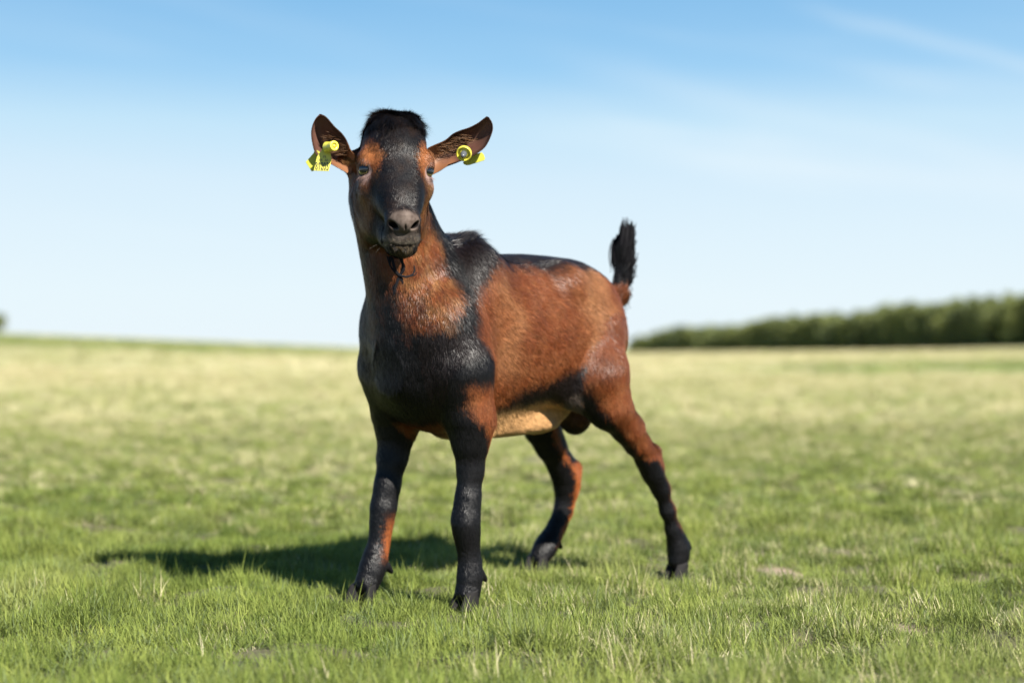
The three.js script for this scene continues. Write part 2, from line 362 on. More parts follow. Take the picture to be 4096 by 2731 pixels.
// head
hell(0, .036, -.048, .059, .060, .068, .02, 'head');
hell(.005, .068, -.050, .043, .031, .048, .03, 'head');
for (const u of [-.013, .023]) hell(u, .084, -.050, .019, .019, .034, .018, 'head');
cone(Hd(0, .015, -.022), Hd(0, -.098, .064), .052, .0255, .02, 'head');
hell(0, -.097, .080, .014, .017, .012, .012, 'head');                      // tip of the nose
cone(Hd(0, -.02, -.02), Hd(0, -.060, .022), .048, .036, .03, 'head');
for (const s of [1, -1]) {
  hell(.052 * s, .012, -.022, .018, .022, .026, .018, 'head');             // brow
  hell(.050 * s, -.030, -.020, .016, .016, .022, .02, 'head');             // cheek bone
  hell(.036 * s, -.055, -.052, .025, .062, .048, .03, 'head');             // jaw
  cone(Hd(.038 * s, .014, -.092), Hd(.080 * s, .026, -.098), .027, .015, .03, 'head'); // ear root
  hell(.0155 * s, -.099, .064, .0145, .019, .018, .010, 'head');           // nostril wing
  hell(.017 * s, -.121, .048, .0165, .021, .023, .012, 'head');             // upper lip
}
cone(Hd(0, -.085, -.050), Hd(0, -.136, .038), .046, .024, .02, 'head');    // lower jaw
hell(0, -.143, .046, .024, .013, .017, .010, 'head');                      // chin
hell(0, -.128, .060, .022, .013, .013, .010, 'head');                      // lip front
const cuts = [];
const cut = (c, e1, e2, e3, r1, r2, r3, k) => { prims.length; const n = prims.length; ell(c, e1, e2, e3, r1, r2, r3, k, 'cut'); cuts.push(prims.pop()); };
for (const s of [1, -1]) {
  const e2 = Wx.clone().multiplyScalar(.86).addScaledVector(Ux, .51 * s).normalize(), e1 = Ux.clone().multiplyScalar(.86).addScaledVector(Wx, -.51 * s).multiplyScalar(Math.cos(.6)).addScaledVector(Yx, Math.sin(.6) * s).normalize(), e3 = e1.clone().cross(e2).normalize();
  cut(Hd(.0185 * s, -.106, .078), e1, e3, e2, .0105, .0050, .016, .004);   // nostril
  cut(Hd(.0005, -.116, .089), Ux, Yx, Wx, .0008, .009, .0045, .0015);        // philtrum
  cut(Hd(.062 * s, .000, -.006), Ux, Yx, Wx, .013, .0115, .013, .004);     // eye socket
}
for (let i = -6; i <= 6; i++) { const t = i / 6; cut(Hd(t * .034, -.1405 + .012 * t * t, .066 - .034 * t * t), Ux, Yx, Wx, .006, .0013, .007, .002); }  // mouth
const regionOf = { value: '' };
let near = prims;
const nearTo = (x, y, z, r) => { near = prims.filter(p => Math.hypot(x - p.cx, y - p.cy, z - p.cz) - p.R < r + p.k + .03); if (!near.length) near = prims; };
function sdf(x, y, z, wantRegion) {
  let d = 1e3, best = 1e3;
  for (let i = 0; i < near.length; i++) {
    const p = near[i], far = Math.hypot(x - p.cx, y - p.cy, z - p.cz) - p.R;
    if (far > d + p.k + .02 && far > .03) continue;
    const v = p.f(x, y, z);
    if (wantRegion && v < best) { best = v; regionOf.value = p.region; }
    const h = p.k > 0 ? Math.max(p.k - Math.abs(d - v), 0) / p.k : 0;
    d = Math.min(d, v) - h * h * p.k * .25;
  }
  for (let i = 0; i < cuts.length; i++) {
    const p = cuts[i]; if (Math.hypot(x - p.cx, y - p.cy, z - p.cz) > p.R + .02) continue;
    const v = -p.f(x, y, z), h = Math.max(p.k - Math.abs(d - v), 0) / p.k;
    d = Math.max(d, v) + h * h * p.k * .25;
  }
  return d;
}
function surfaceNet(lo, hi, cell, keep) {
  const n = [0, 1, 2].map(i => Math.ceil((hi[i] - lo[i]) / cell / 8) * 8), sx = n[0] + 1, sy = n[1] + 1, sz = n[2] + 1, sxy = sx * sy;
  const field = new Float32Array(sx * sy * sz).fill(9), ids = new Map(), pos = [], nor = [], region = [], idx = [], active = [], rad = cell * 8 * .87;
  for (let k = 0; k < n[2]; k += 8) for (let j = 0; j < n[1]; j += 8) for (let i = 0; i < n[0]; i += 8) {
    near = prims;
    if (Math.abs(sdf(lo[0] + (i + 4) * cell, lo[1] + (j + 4) * cell, lo[2] + (k + 4) * cell)) > rad * 1.9 + .008) continue;
    active.push([i, j, k]); nearTo(lo[0] + (i + 4) * cell, lo[1] + (j + 4) * cell, lo[2] + (k + 4) * cell, rad);
    for (let c = 0; c <= 8; c++) for (let b = 0; b <= 8; b++) for (let a = 0; a <= 8; a++) {
      const o = i + a + (j + b) * sx + (k + c) * sxy; if (field[o] !== 9) continue;
      field[o] = sdf(lo[0] + (i + a) * cell, lo[1] + (j + b) * cell, lo[2] + (k + c) * cell);
    }
  }
  const off = []; for (let c = 0; c < 2; c++) for (let b = 0; b < 2; b++) for (let a = 0; a < 2; a++) off.push([a, b, c, a + b * sx + c * sxy]);
  const edges = [[0, 1], [2, 3], [4, 5], [6, 7], [0, 2], [1, 3], [4, 6], [5, 7], [0, 4], [1, 5], [2, 6], [3, 7]];
  for (const [I, J, K] of active) { nearTo(lo[0] + (I + 4) * cell, lo[1] + (J + 4) * cell, lo[2] + (K + 4) * cell, rad);
  for (let c = 0; c < 8; c++) for (let b = 0; b < 8; b++) for (let a = 0; a < 8; a++) {
    const i = I + a, j = J + b, k = K + c, o = i + j * sx + k * sxy; let mask = 0;
    for (let q = 0; q < 8; q++) if (field[o + off[q][3]] < 0) mask |= 1 << q;
    if (mask === 0 || mask === 255) continue;
    let x = 0, y = 0, z = 0, m = 0;
    for (const [p, q] of edges) {
      const u = field[o + off[p][3]], v = field[o + off[q][3]]; if ((u < 0) === (v < 0)) continue;
      const t = u / (u - v); x += lerp(off[p][0], off[q][0], t); y += lerp(off[p][1], off[q][1], t); z += lerp(off[p][2], off[q][2], t); m++;
    }
    ids.set(o, pos.length / 3); pos.push(lo[0] + (i + x / m) * cell, lo[1] + (j + y / m) * cell, lo[2] + (k + z / m) * cell);
    const v = pos.slice(-3), g = gradient(...v); nor.push(g.x, g.y, g.z); sdf(...v, true); region.push(regionOf.value);
  } }
  near = prims;
  const quad = (a, b, c, d, flip) => { if (a === undefined || b === undefined || c === undefined || d === undefined) return; if (keep && !keep(pos[a * 3], pos[a * 3 + 1], pos[a * 3 + 2])) return; if (!flip) idx.push(a, c, b, a, d, c); else idx.push(a, b, c, a, c, d); };
  for (const o of ids.keys()) {
    const s = field[o] < 0;
    if (s !== field[o + 1] < 0) quad(ids.get(o), ids.get(o - sx), ids.get(o - sx - sxy), ids.get(o - sxy), s);
    if (s !== field[o + sx] < 0) quad(ids.get(o), ids.get(o - sxy), ids.get(o - 1 - sxy), ids.get(o - 1), s);
    if (s !== field[o + sxy] < 0) quad(ids.get(o), ids.get(o - 1), ids.get(o - 1 - sx), ids.get(o - sx), s);
  }
  return { pos, idx, nor, region };
}
const gradient = (x, y, z, e = .0015) => { const v = V(sdf(x + e, y, z) - sdf(x - e, y, z), sdf(x, y + e, z) - sdf(x, y - e, z), sdf(x, y, z + e) - sdf(x, y, z - e)); return v.lengthSq() ? v.normalize() : V(0, 1, 0); };

// coat colours ------------------------------------------------------------
const BLACK = [.0050, .0046, .0052], RUST = [.140, .036, .010], PALE = [.30, .145, .064], TAN = [.50, .29, .125], LIT_RUST = [.32, .088, .022], DARK = [.045, .019, .010], GREY = [.11, .085, .072], TICK = [.26, .17, .06];  // includes a brighter copy of rust, painted as if sunlit, for the legs
function coat(p, region) {
  const [f, y, l] = toB(p), la = Math.abs(l), n = fbm(p.x * 16, p.y * 16, p.z * 16), n2 = noise(p.x * 55, p.y * 40, p.z * 55);
  if (region === 'head') return headCoat(p, n, n2);
  if (region === 'dew') return BLACK;
  if (region === 'tail') return y > .612 ? BLACK : mix3(RUST, DARK, .35);
  let c = mix3(RUST, DARK, clamp(.10 - n * .45)); c = mix3(c, PALE, clamp(.06 + n2 * .22 + n * .22));
  if (region === 'scrotum') return mix3([.10, .038, .016], BLACK, ss(.33, .31, y + n * .02) * .9 + ss(-.47, -.455, f) * .5);
  if (region === 'fore') {
    const x = table([[.03, -.034], [.1, -.033], [.16, -.027], [.3, -.041], [.45, -.01]], y)[0], xr = table([[.03, .02], [.105, -.001], [.17, -.012], [.262, -.035], [.45, -.02]], y)[0];
    const ahead = f - (l > 0 ? x : xr);
    if (l > 0) { // near foreleg: rust along the back and outside of the forearm
      const lim = table([[.20, -.030], [.26, -.022], [.315, -.008], [.36, .022], [.42, .030]], y)[0], rust = ss(.19, .25, y) * ss(.008, -.008, ahead - lim + n * .02) * ss(.43, .40, y + n * .02);
      return mix3(BLACK, c, clamp(rust));
    }
    const rust = ss(.155, .135, y + n * .01) * ss(.05, .065, y) * ss(-.088, -.095, l * 1 + ahead * .6 + .0) * 0 + ss(.172, .135, y + n * .02) * ss(.062, .095, y + n * .02) * ss(.002, -.010, ahead - (l + .094) * .9) + ss(.28, .36, y) * ss(-.01, -.03, ahead) * .6;
    return mix3(BLACK, mix3(c, LIT_RUST, .45), clamp(rust) * .9);
  }
  if (region === 'hind') {
    const axis = table(l > 0 ? [[.03, -.655], [.06, -.655], [.092, -.64], [.135, -.621], [.183, -.6], [.246, -.56], [.282, -.52], [.315, -.489], [.362, -.443], [.425, -.425], [.5, -.45]] : [[.03, -.52], [.055, -.545], [.12, -.585], [.19, -.588], [.225, -.566], [.268, -.53], [.312, -.5], [.4, -.455], [.48, -.47]], y)[0];
    const width = table([[.06, .016], [.13, .013], [.25, .023], [.32, .03], [.40, .06], [.5, .085]], y)[0];
    const s = (f - axis) / width + n * .5 - (l > 0 ? (l - .128) / .03 * .45 * ss(.2, .3, y) : 0); // + towards the front of the leg
    if (l > 0) { const rust = y > .25 ? Math.max(ss(1.15, .75, s), ss(.39, .43, y)) : ss(-.25, -.6, s) * ss(.085, .11, y); return mix3(BLACK, c, rust); }
    const rust = y > .23 ? ss(.55, .35, s) * ss(-.25, .0, s) : ss(.15, -.15, s) * ss(.045, .06, y);
    return mix3(BLACK, mix3(c, LIT_RUST, .75), rust * (1 - ss(.34, .40, y) * .4));  // rust brightened here, sunlight put into the colour
  }
  // trunk, shoulders, haunches, neck, belly
  const top = table(profile, f)[0], down = top - y;
  let black = ss(.042 + .065 * ss(-.22, -.10, f), .020 + .03 * ss(-.22, -.10, f), down + n * .03) * ss(.115, .075, la) * ss(-.60, -.54, f);
  const fb = table([[.30, .02], [.345, .0], [.376, -.03], [.43, -.066], [.52, -.024], [.575, -.032], [.60, -.046], [.64, -.09], [.68, -.18]], y)[0];
  black = Math.max(black, ss(-.014, .014, f - fb + n * .035));
  // rust neck
  const inNeck = region === 'neck' || (f > -.03 && y > .52);
  if (inNeck) {
    const edge = table([[.50, .08], [.535, .048], [.56, .018], [.60, -.002], [.66, .010], [.70, .020], [.75, .028], [.82, .02], [.9, -.03]], y)[0];
    const streak = noise(l * 75, y * 11, f * 60); let rust = ss(-.014, .014, f - edge + n * .04 + streak * .03) * ss(.505, .545, y + n * .04 + streak * .05 + Math.max(0, .04 - Math.abs(l - .0)) * -.5);
    const fc = table([[.5, .035], [.54, .028], [.58, .012], [.66, -.012], [.75, -.02]], y)[0], front = Math.exp(-(((l - fc + n * .02) / .026) ** 2)) * ss(.74, .62, y) * .8 + ss(.0, -.05, l - fc + n * .03) * .55;  // dark throat strip, plus head shade painted over the goat's right side
    rust *= 1 - clamp(front * (1 + n2 * 1.2));
    rust *= 1 - .62 * ss(.05, .45, streak); const nc = mix3(c, TICK, clamp(.06 + n2 * .4));
    return mix3(mix3(BLACK, c, 1 - black), nc, rust);
  }
  c = mix3(c, PALE, .55 * Math.exp(-(((f + .40 + n * .05) / .05) ** 2)) * ss(.44, .5, y) + .40 * Math.exp(-(((f + .125 + n * .06) / .035) ** 2)) * ss(.66, .60, y) * ss(.40, .46, y));  // pale bands at hip and behind shoulder: mostly sun sheen painted into the coat
  // dark lower flank and pale belly
  const yb = table([[-.42, .450], [-.36, .448], [-.30, .442], [-.20, .412], [-.10, .368], [-.03, .31]], f)[0];
  const low = ss(.012, -.016, y - yb + n * .03) * ss(-.47, -.40, f) * (1 - ss(-.06, -.03, f));
  black = Math.max(black, low);
  c = mix3(c, BLACK, black * .97);
  if (region !== 'shoulder') c = mix3(c, mix3(TAN, PALE, .3), ss(.094, .074, la + n * .02) * ss(.41, .37, y) * (1 - ss(-.075, -.045, f)));
  if (f > -.06 && y < .325 && la < .07) c = mix3(c, [.10, .03, .010], ss(.325, .312, y));
  if (region === 'flank') c = mix3(c, GREY, .55);
  return c;
}
function headCoat(p, n, n2) {
  const [u, v, w] = toH(p), a = Math.abs(u);
  let c = mix3(mix3(RUST, DARK, clamp(.25 - n * .6)), TICK, clamp(.12 + n2 * .5));
  // jaw and cheeks: brown with darker streaks
  if (v < -.02) c = mix3(c, mix3(DARK, [.21, .085, .028], clamp(.55 + n2 * .9)), clamp(.5 + n * .9));
  if (v < .0) c = mix3(c, DARK, .45 * ss(.0, -.015, v) * ss(-.075, -.04, v) * ss(.066, .052, a));
  const brow = Math.exp(-(((a - .046) / .017) ** 2) - (((v - .035) / .026) ** 2));
  c = mix3(c, [.30, .105, .035], brow * .9);
  const width = table([[-.12, .060], [-.09, .046], [-.05, .047], [-.03, .047], [0, .039], [.025, .031], [.05, .041], [.068, .056], [.08, .09]], v)[0];
  let black = ss(.006, -.006, a - width + n * .012) * ss(-.075, -.055, w + Math.max(0, v) * .9);
  black = Math.max(black, ss(.055, .075, v + n * .02));
  black = Math.max(black, .7 * Math.exp(-(((a - .068) / .009) ** 2)) * ss(.01, .03, v) * ss(.07, .05, v));
  if (w < -.06 && a > .06) black = 0;                                 // ear roots
  c = mix3(c, BLACK, black * (1 - .10 * clamp(n2 + .2)));
  const eye = Math.hypot((a - .058) / .017, (v + .002) / .020, (w + .008) / .022);
  c = mix3(c, [.25, .17, .155], ss(1.28, .85, eye + n * .3) * .85); c = mix3(c, BLACK, ss(.80, .70, eye) * ss(-.016, -.006, v));
  // bare nose pad, lips and chin
  const pad = Math.hypot(u / .0315, (v + .101) / .0225, (w - .082) / .034);
  const n3 = noise(p.x * 210, p.y * 210, p.z * 210); c = mix3(c, mix3([.052, .036, .029], [.115, .088, .074], clamp(.5 + n2 * .7 + n3 * .7)), ss(1.2, .72, pad + n * .25 + n3 * .12));
  c = mix3(c, mix3([.012, .010, .009], [.060, .048, .041], clamp(.4 + n2 * 1.2)), ss(-.114, -.122, v) * ss(.040, .030, a) * ss(.03, .045, w));
  c = mix3(c, BLACK, ss(-.142, -.146, v));
  c = mix3(c, [.21, .175, .135], .6 * Math.exp(-(((v + .1375 - .010 * (a / .034) ** 2) / .0028) ** 2)) * ss(.036, .028, a) * ss(.03, .05, w));
  c = mix3(c, [.085, .060, .030], ss(-.142, -.145, v) * ss(-.153, -.149, v + n * .01) * ss(.022, .010, a) * ss(.04, .052, w) * .8);
  const hole = Math.hypot((a - .0185) / .010, (v + .106) / .006);
  c = mix3(c, [.008, .006, .006], ss(1.2, .8, hole) * ss(.079, .073, w));
  return c;
}

// the body mesh -----------------------------------------------------------
const goat = new THREE.Group(); goat.name = 'goat'; goat.position.copy(O); scene.add(goat);
tag(goat, 'brown and black young goat standing on the grass, looking at the camera', 'goat');
const CUT = .655;
const body = surfaceNet([-.20, -.01, -.80], [.70, CUT + .03, .28], .004, (x, y) => y < CUT);
const tailAndHead = surfaceNet([-.22, CUT - .03, -.10], [.16, .93, .30], .0024, (x, y) => y >= CUT - .0035);
const hindTop = surfaceNet([.15, CUT - .03, -.80], [.70, .74, -.06], .004, (x, y) => y >= CUT - .0045);
const skin = { pos: [], idx: [], col: [], nor: [], region: [] };
for (const part of [body, tailAndHead, hindTop]) {
  const o = skin.pos.length / 3;
  for (const v of part.pos) skin.pos.push(v);
  for (const v of part.nor) skin.nor.push(v);
  for (const v of part.region) skin.region.push(v);
  for (const i of part.idx) skin.idx.push(i + o);
}
for (let i = 0; i < skin.pos.length; i += 3) {
  const [x, y, z] = [skin.pos[i], skin.pos[i + 1], skin.pos[i + 2]];
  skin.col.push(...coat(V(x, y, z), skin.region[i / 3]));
}
mesh('body', geo(skin.pos, skin.idx, skin.col, skin.nor), new THREE.MeshPhysicalMaterial({ vertexColors: true, roughness: .7, specularIntensity: .22 }), goat);

// ---------------------------------------------------------------- fur
function tuftGeometry(n, spread, width, lift, curl) {
  const pos = [], nor = [], idx = [];
  for (let i = 0; i < n; i++) {
    const bx = gauss() * spread, bz = gauss() * .35, az = gauss() * .22, el = lift * (.35 + rnd() * 1.1), L = lerp(.65, 1.15, rnd()), roll = gauss() * .17, bend = gauss() * curl, at0 = pos.length / 3;
    for (let k = 0; k <= 3; k++) {
      const t = k / 3, e = el * (1 - .75 * t), z = bz + L * t * Math.cos(el * .6) * Math.cos(az), x = bx + L * t * Math.sin(az) * .5 + bend * t * t, y = L * Math.sin(el) * t * (1 - .45 * t) - .04;
      const ww = width * (k === 3 ? 0 : 1 - t * .55), cr = Math.cos(roll), sr = Math.sin(roll);
      const nn = [-sr, cr * Math.cos(e), -cr * Math.sin(e)];
      if (k === 3) { pos.push(x, y, z); nor.push(...nn); }
      else { pos.push(x - ww * cr, y, z, x + ww * cr, y, z); pos[pos.length - 5] -= ww * sr * .05; nor.push(...nn, ...nn); }
    }
    for (let k = 0; k < 2; k++) { const a = at0 + 2 * k; idx.push(a, a + 2, a + 1, a + 1, a + 2, a + 3); }
    idx.push(at0 + 4, at0 + 6, at0 + 5);
  }
  return geo(pos, idx, null, nor);
}
const furMat = new THREE.MeshPhysicalMaterial({ color: 0xffffff, roughness: .40, specularIntensity: .46, side: THREE.DoubleSide });
{
  const tufts = [], P = skin.pos, q = new THREE.Quaternion(), M = new THREE.Matrix4();
  for (let i = 0; i < 4; i++) tufts.push({ g: tuftGeometry(11, 1, .085, .24, .4), list: [] });
  const X = V(), Y = V(), Z = V(), p = V(), flow = V();
  for (let t = 0; t < skin.idx.length; t += 3) {
    const [a, b, c] = [skin.idx[t], skin.idx[t + 1], skin.idx[t + 2]], A = V(P[a * 3], P[a * 3 + 1], P[a * 3 + 2]), Bv = V(P[b * 3], P[b * 3 + 1], P[b * 3 + 2]), C = V(P[c * 3], P[c * 3 + 1], P[c * 3 + 2]);
    const area = Bv.clone().sub(A).cross(C.clone().sub(A)).length() / 2, reg = skin.region[a];
    const dens = reg === 'head' ? 360000 : reg === 'neck' ? 190000 : reg === 'fore' || reg === 'hind' || reg === 'belly' ? 190000 : 125000;
    let n = area * dens; n = Math.floor(n) + (rnd() < n % 1 ? 1 : 0);
    for (let k = 0; k < n; k++) {
      let r1 = rnd(), r2 = rnd(); if (r1 + r2 > 1) { r1 = 1 - r1; r2 = 1 - r2; }
      p.copy(A).addScaledVector(Bv.clone().sub(A), r1).addScaledVector(C.clone().sub(A), r2);
      Y.set(skin.nor[a * 3], skin.nor[a * 3 + 1], skin.nor[a * 3 + 2]);
      const [f, y, l] = toB(p), [u, v, w] = toH(p), w1 = fbm(p.x * 9, p.y * 9, p.z * 9);
      let len = .015, wid = .00055, lift = 1;
      if (reg === 'dew' || p.y < .018) continue;
      flow.copy(Fx).multiplyScalar(-.75).addScaledVector(Yx, -.6 - .4 * ss(.5, .36, y));
      if (reg === 'neck') { flow.set(0, -1, 0).addScaledVector(Fx, -.25 + w1 * .3).addScaledVector(Lx, w1 * .4); len = .018; }
      else if (reg === 'shoulder') { flow.set(0, -1, 0).addScaledVector(Fx, -.35); len = .017; }
      else if (reg === 'fore' || reg === 'hind') { flow.set(0, -1, 0).addScaledVector(Fx, -.15); len = y < .27 ? .0060 : .012; wid = .00042; lift = .75; }
      else if (reg === 'thigh' || reg === 'flank') { flow.set(0, -1, 0).addScaledVector(Fx, -.5); len = .013; }
      else if (reg === 'tail') { flow.copy(Yx).addScaledVector(Fx, -.5); len = .02; lift = 1.3; }
      else if (reg === 'belly') { len = .013; lift = .6; flow.copy(Fx).multiplyScalar(-1).addScaledVector(Yx, -.5); }
      else if (reg === 'scrotum') { len = .008; flow.set(0, -1, 0); }
      else if (reg === 'head') {
        flow.set(0, -1, 0).addScaledVector(Wx, .15).addScaledVector(Ux, Math.sign(u) * clamp(Math.abs(u) * 10, 0, .5) + w1 * .35);
        len = .0085; wid = .00036; lift = .8;
        const pad = Math.hypot(u / .032, (v + .101) / .024, (w - .082) / .036);
        if (pad < 1.0) continue;
        if (Math.hypot((Math.abs(u) - .058) / .015, v / .0135) < 1 && w > -.05) continue;
        if (w > .02) len = .0055;
        if (v > .035) { len = lerp(.009, .020 * (.75 + .9 * noise(p.x * 55, p.y * 55, p.z * 55)), ss(.05, .095, v)); const g = .45 * ss(.07, .1, v); flow.x += gauss() * g; flow.y += gauss() * g; flow.z += gauss() * g; lift = lerp(.8, 2.2, ss(.07, .1, v)); flow.addScaledVector(Wx, .5).addScaledVector(Ux, w1 * 1.6 * ss(.05, .09, v)); }
        if (v < -.05 && w < .0) len = .013;
        if (v < -.116 && v > -.142 && w > .045) { len = .003; lift = .6; }
        if (v < -.142) { len = .009; lift = 1.7; flow.addScaledVector(Wx, .4); }
      }
      const top = table(profile, f)[0];
      if (reg !== 'head' && reg !== 'neck' && reg !== 'tail' && top - y < .05 && Math.abs(l) < .06) {
        const mane = ss(-.26, -.12, f);
        len = lerp(.015, .029, mane); lift = lerp(.7, 1.6, mane); wid = .0006;
        flow.copy(Fx).multiplyScalar(-1).addScaledVector(Lx, l * 6);
      }
      if (reg === 'trunk' && y < .36 && f < -.05) { len = .014; }
      flow.x += gauss() * .09; flow.y += gauss() * .09; flow.z += gauss() * .09;
      Z.copy(flow).addScaledVector(Y, -flow.dot(Y)); if (Z.lengthSq() < 1e-4) continue; Z.normalize(); X.crossVectors(Y, Z);
      len *= lerp(.75, 1.25, rnd());
      const lx = wid * lerp(.8, 1.25, rnd()), ly = len * lift, spread = 8;
      M.makeBasis(X.clone().multiplyScalar(lx * spread), Y.clone().multiplyScalar(ly), Z.clone().multiplyScalar(len)); M.setPosition(p.x, p.y, p.z);
      const cp = p.clone().add(V(gauss() * .006, gauss() * .006, gauss() * .006)), s = lerp(.62, 1.38, rnd());
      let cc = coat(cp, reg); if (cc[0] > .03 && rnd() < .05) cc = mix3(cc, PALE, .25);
      tufts[rnd() * 4 | 0].list.push([M.clone(), [cc[0] * s, cc[1] * s, cc[2] * s]]);
    }
  }
  for (const T of tufts) {
    // hairs of one tuft stand about three hair widths apart
    T.g.scale(1, 1, 1);
    const im = new THREE.InstancedMesh(T.g, furMat, T.list.length), c = new THREE.Color();
    T.list.forEach(([m, cc], i) => { im.setMatrixAt(i, m); im.setColorAt(i, c.setRGB(...cc)); });
    im.name = 'fur'; im.userData.kind = 'stuff'; im.castShadow = im.receiveShadow = true; goat.add(im);
  }
  console.log('tufts', tufts.reduce((a, t) => a + t.list.length, 0), 'skin tris', skin.idx.length / 3);
}

// ---------------------------------------------------------------- tail plume, beard, whiskers
const strand = (pts, r) => new THREE.TubeGeometry(new THREE.CatmullRomCurve3(pts), 10, r, 5);
function hairs(list, name, material, label) { const g = mergeGeometries(list); const m = mesh(name, g, material, goat); m.userData.kind = 'stuff'; if (label) m.userData.label = label; return m; }
const hairBlack = new THREE.MeshPhysicalMaterial({ color: new THREE.Color().setRGB(.008, .0075, .009), roughness: .55, specularIntensity: .12 });
const hairWhite = new THREE.MeshPhysicalMaterial({ color: new THREE.Color().setRGB(.10, .09, .075), roughness: .5 });
{
  const list = [];
  const axis = (t) => { const q = table([[0, -.642, .594], [.3, -.659, .636], [.6, -.656, .688], [.85, -.662, .722], [1, -.674, .748]], t); return B(q[0], q[1], 0); };
  for (let i = 0; i < 900; i++) {
    const t = rnd() ** .8, a = axis(t * .8), d = V(gauss(), gauss() * .3, gauss()).normalize();
    const L = lerp(.035, .055, rnd()), up = B(-.28 + (rnd() < .2 ? -.3 : 0), 1, 0).normalize();
    const spread = lerp(.019, .011, t) * (1 + (d.dot(Fx) < 0 ? .5 : 0));
    const p0 = a.clone().addScaledVector(d, .008), p1 = a.clone().addScaledVector(d, spread).addScaledVector(up, L * .5), p2 = a.clone().addScaledVector(d, spread * .9).addScaledVector(up, L);
    list.push(new THREE.TubeGeometry(new THREE.QuadraticBezierCurve3(p0, p1, p2), 3, .0009, 3));
  }
  // three ragged points at the top and loose hairs below the dock
  for (const [df, dl, h] of [[-.004, .012, .748], [.004, -.020, .728], [.006, -.026, .720]]) for (let i = 0; i < 70; i++) {
    const g1 = gauss() * .010, g2 = gauss() * .010;
    list.push(new THREE.TubeGeometry(new THREE.QuadraticBezierCurve3(B(-.655 + g1, .665 + gauss() * .015, g2 + dl * .5), B(-.668 + g1 + df, .70, g2 + dl), B(-.676 + g1 * .4 + df, h + gauss() * .006, g2 * .4 + dl)), 4, .0009, 3));
  }
  for (let i = 0; i < 70; i++) {
    const t = rnd(), y = lerp(.665, .548, t), f = lerp(-.668, -.640, t), l = gauss() * .012, o = lerp(.014, .03, rnd());
    list.push(new THREE.TubeGeometry(new THREE.QuadraticBezierCurve3(B(f + .01, y, l), B(f - o * .8, y + .004, l * 1.4), B(f - o, y - .012 + gauss() * .012, l * 1.7)), 3, .0008, 3));
  }
  hairs(list, 'tail_hair', hairBlack);
}
{
  const list = [], curl = (u, pts) => list.push(strand(pts.map(q => Hd(...q)), lerp(.0009, .0016, rnd())));
  for (let i = 0; i < 34; i++) { const j = () => gauss() * .002; curl(0, [[.002 + j(), -.160, .030 + j()], [.006 + j(), -.180 + j(), .030 + j()], [-.002 + j(), -.198 + j(), .030], [-.010 + j(), -.215 - rnd() * .012, .028 + j()]]); }
  for (let i = 0; i < 4; i++) { const r = .005 + rnd() * .016; curl(0, [[-.014 + gauss() * .004, -.160, .028], [-.006 + gauss() * .002, -.178 - r * .6, .033], [.008, -.186 - r * .6 + gauss() * .002, .034], [.010 + r, -.180 - r * .5, .030], [.011 + r, -.172 - r * rnd(), .027]]); }
  for (let i = 0; i < 5; i++) curl(0, [[-.018 + gauss() * .003, -.158, .022], [-.016, -.176, .026], [-.004 + gauss() * .003, -.190, .03], [.006, -.204 + gauss() * .005, .03]]);
  hairs(list, 'beard', hairBlack, 'wet black curls of beard under the chin');
}
{
  const wl = [];
  for (let i = 0; i < 6; i++) {
    const s = i % 3 ? -1 : 1, v = -.100 - rnd() * .05, p = Hd(s * .030, v, .045 - rnd() * .02), q = p.clone().addScaledVector(Ux, s * lerp(.012, .03, rnd())).addScaledVector(Yx, gauss() * .006 - .004 - (v < -.125 ? .012 : 0)).addScaledVector(Wx, .006);
    wl.push(new THREE.TubeGeometry(new THREE.QuadraticBezierCurve3(p, p.clone().lerp(q, .5).addScaledVector(Yx, .002), q), 4, .00011, 3));
  }
  hairs(wl, 'whiskers', hairWhite);
}

// ---------------------------------------------------------------- eyes
for (const s of [-1, 1]) {
  const c = Hd(.0540 * s, -.0005, -.0115), look = Ux.clone().multiplyScalar(s * .56).addScaledVector(Wx, .83).addScaledVector(Yx, -.04).normalize();
  const eye = mesh('eye', new THREE.SphereGeometry(.0142, 32, 24), new THREE.MeshPhysicalMaterial({ color: new THREE.Color().setRGB(.03, .024, .018), roughness: .12, clearcoat: 1, clearcoatRoughness: .02 }), goat);
  eye.position.copy(c); eye.quaternion.setFromUnitVectors(V(0, 0, 1), look);
  const cap = (r, a, m, name) => mesh(name, new THREE.SphereGeometry(r, 24, 10, 0, 6.2832, 0, a).rotateX(Math.PI / 2), m, eye);
  cap(.01435, .74, new THREE.MeshPhysicalMaterial({ color: new THREE.Color().setRGB(.12, .092, .036), roughness: .3, clearcoat: .4, clearcoatRoughness: .02 }), 'iris');
  const pu = cap(.01448, .50, new THREE.MeshPhysicalMaterial({ color: new THREE.Color().setRGB(.004, .006, .010), roughness: .1, clearcoat: .6, clearcoatRoughness: .02 }), 'pupil');
  pu.scale.set(1.30, .95, 1);
}

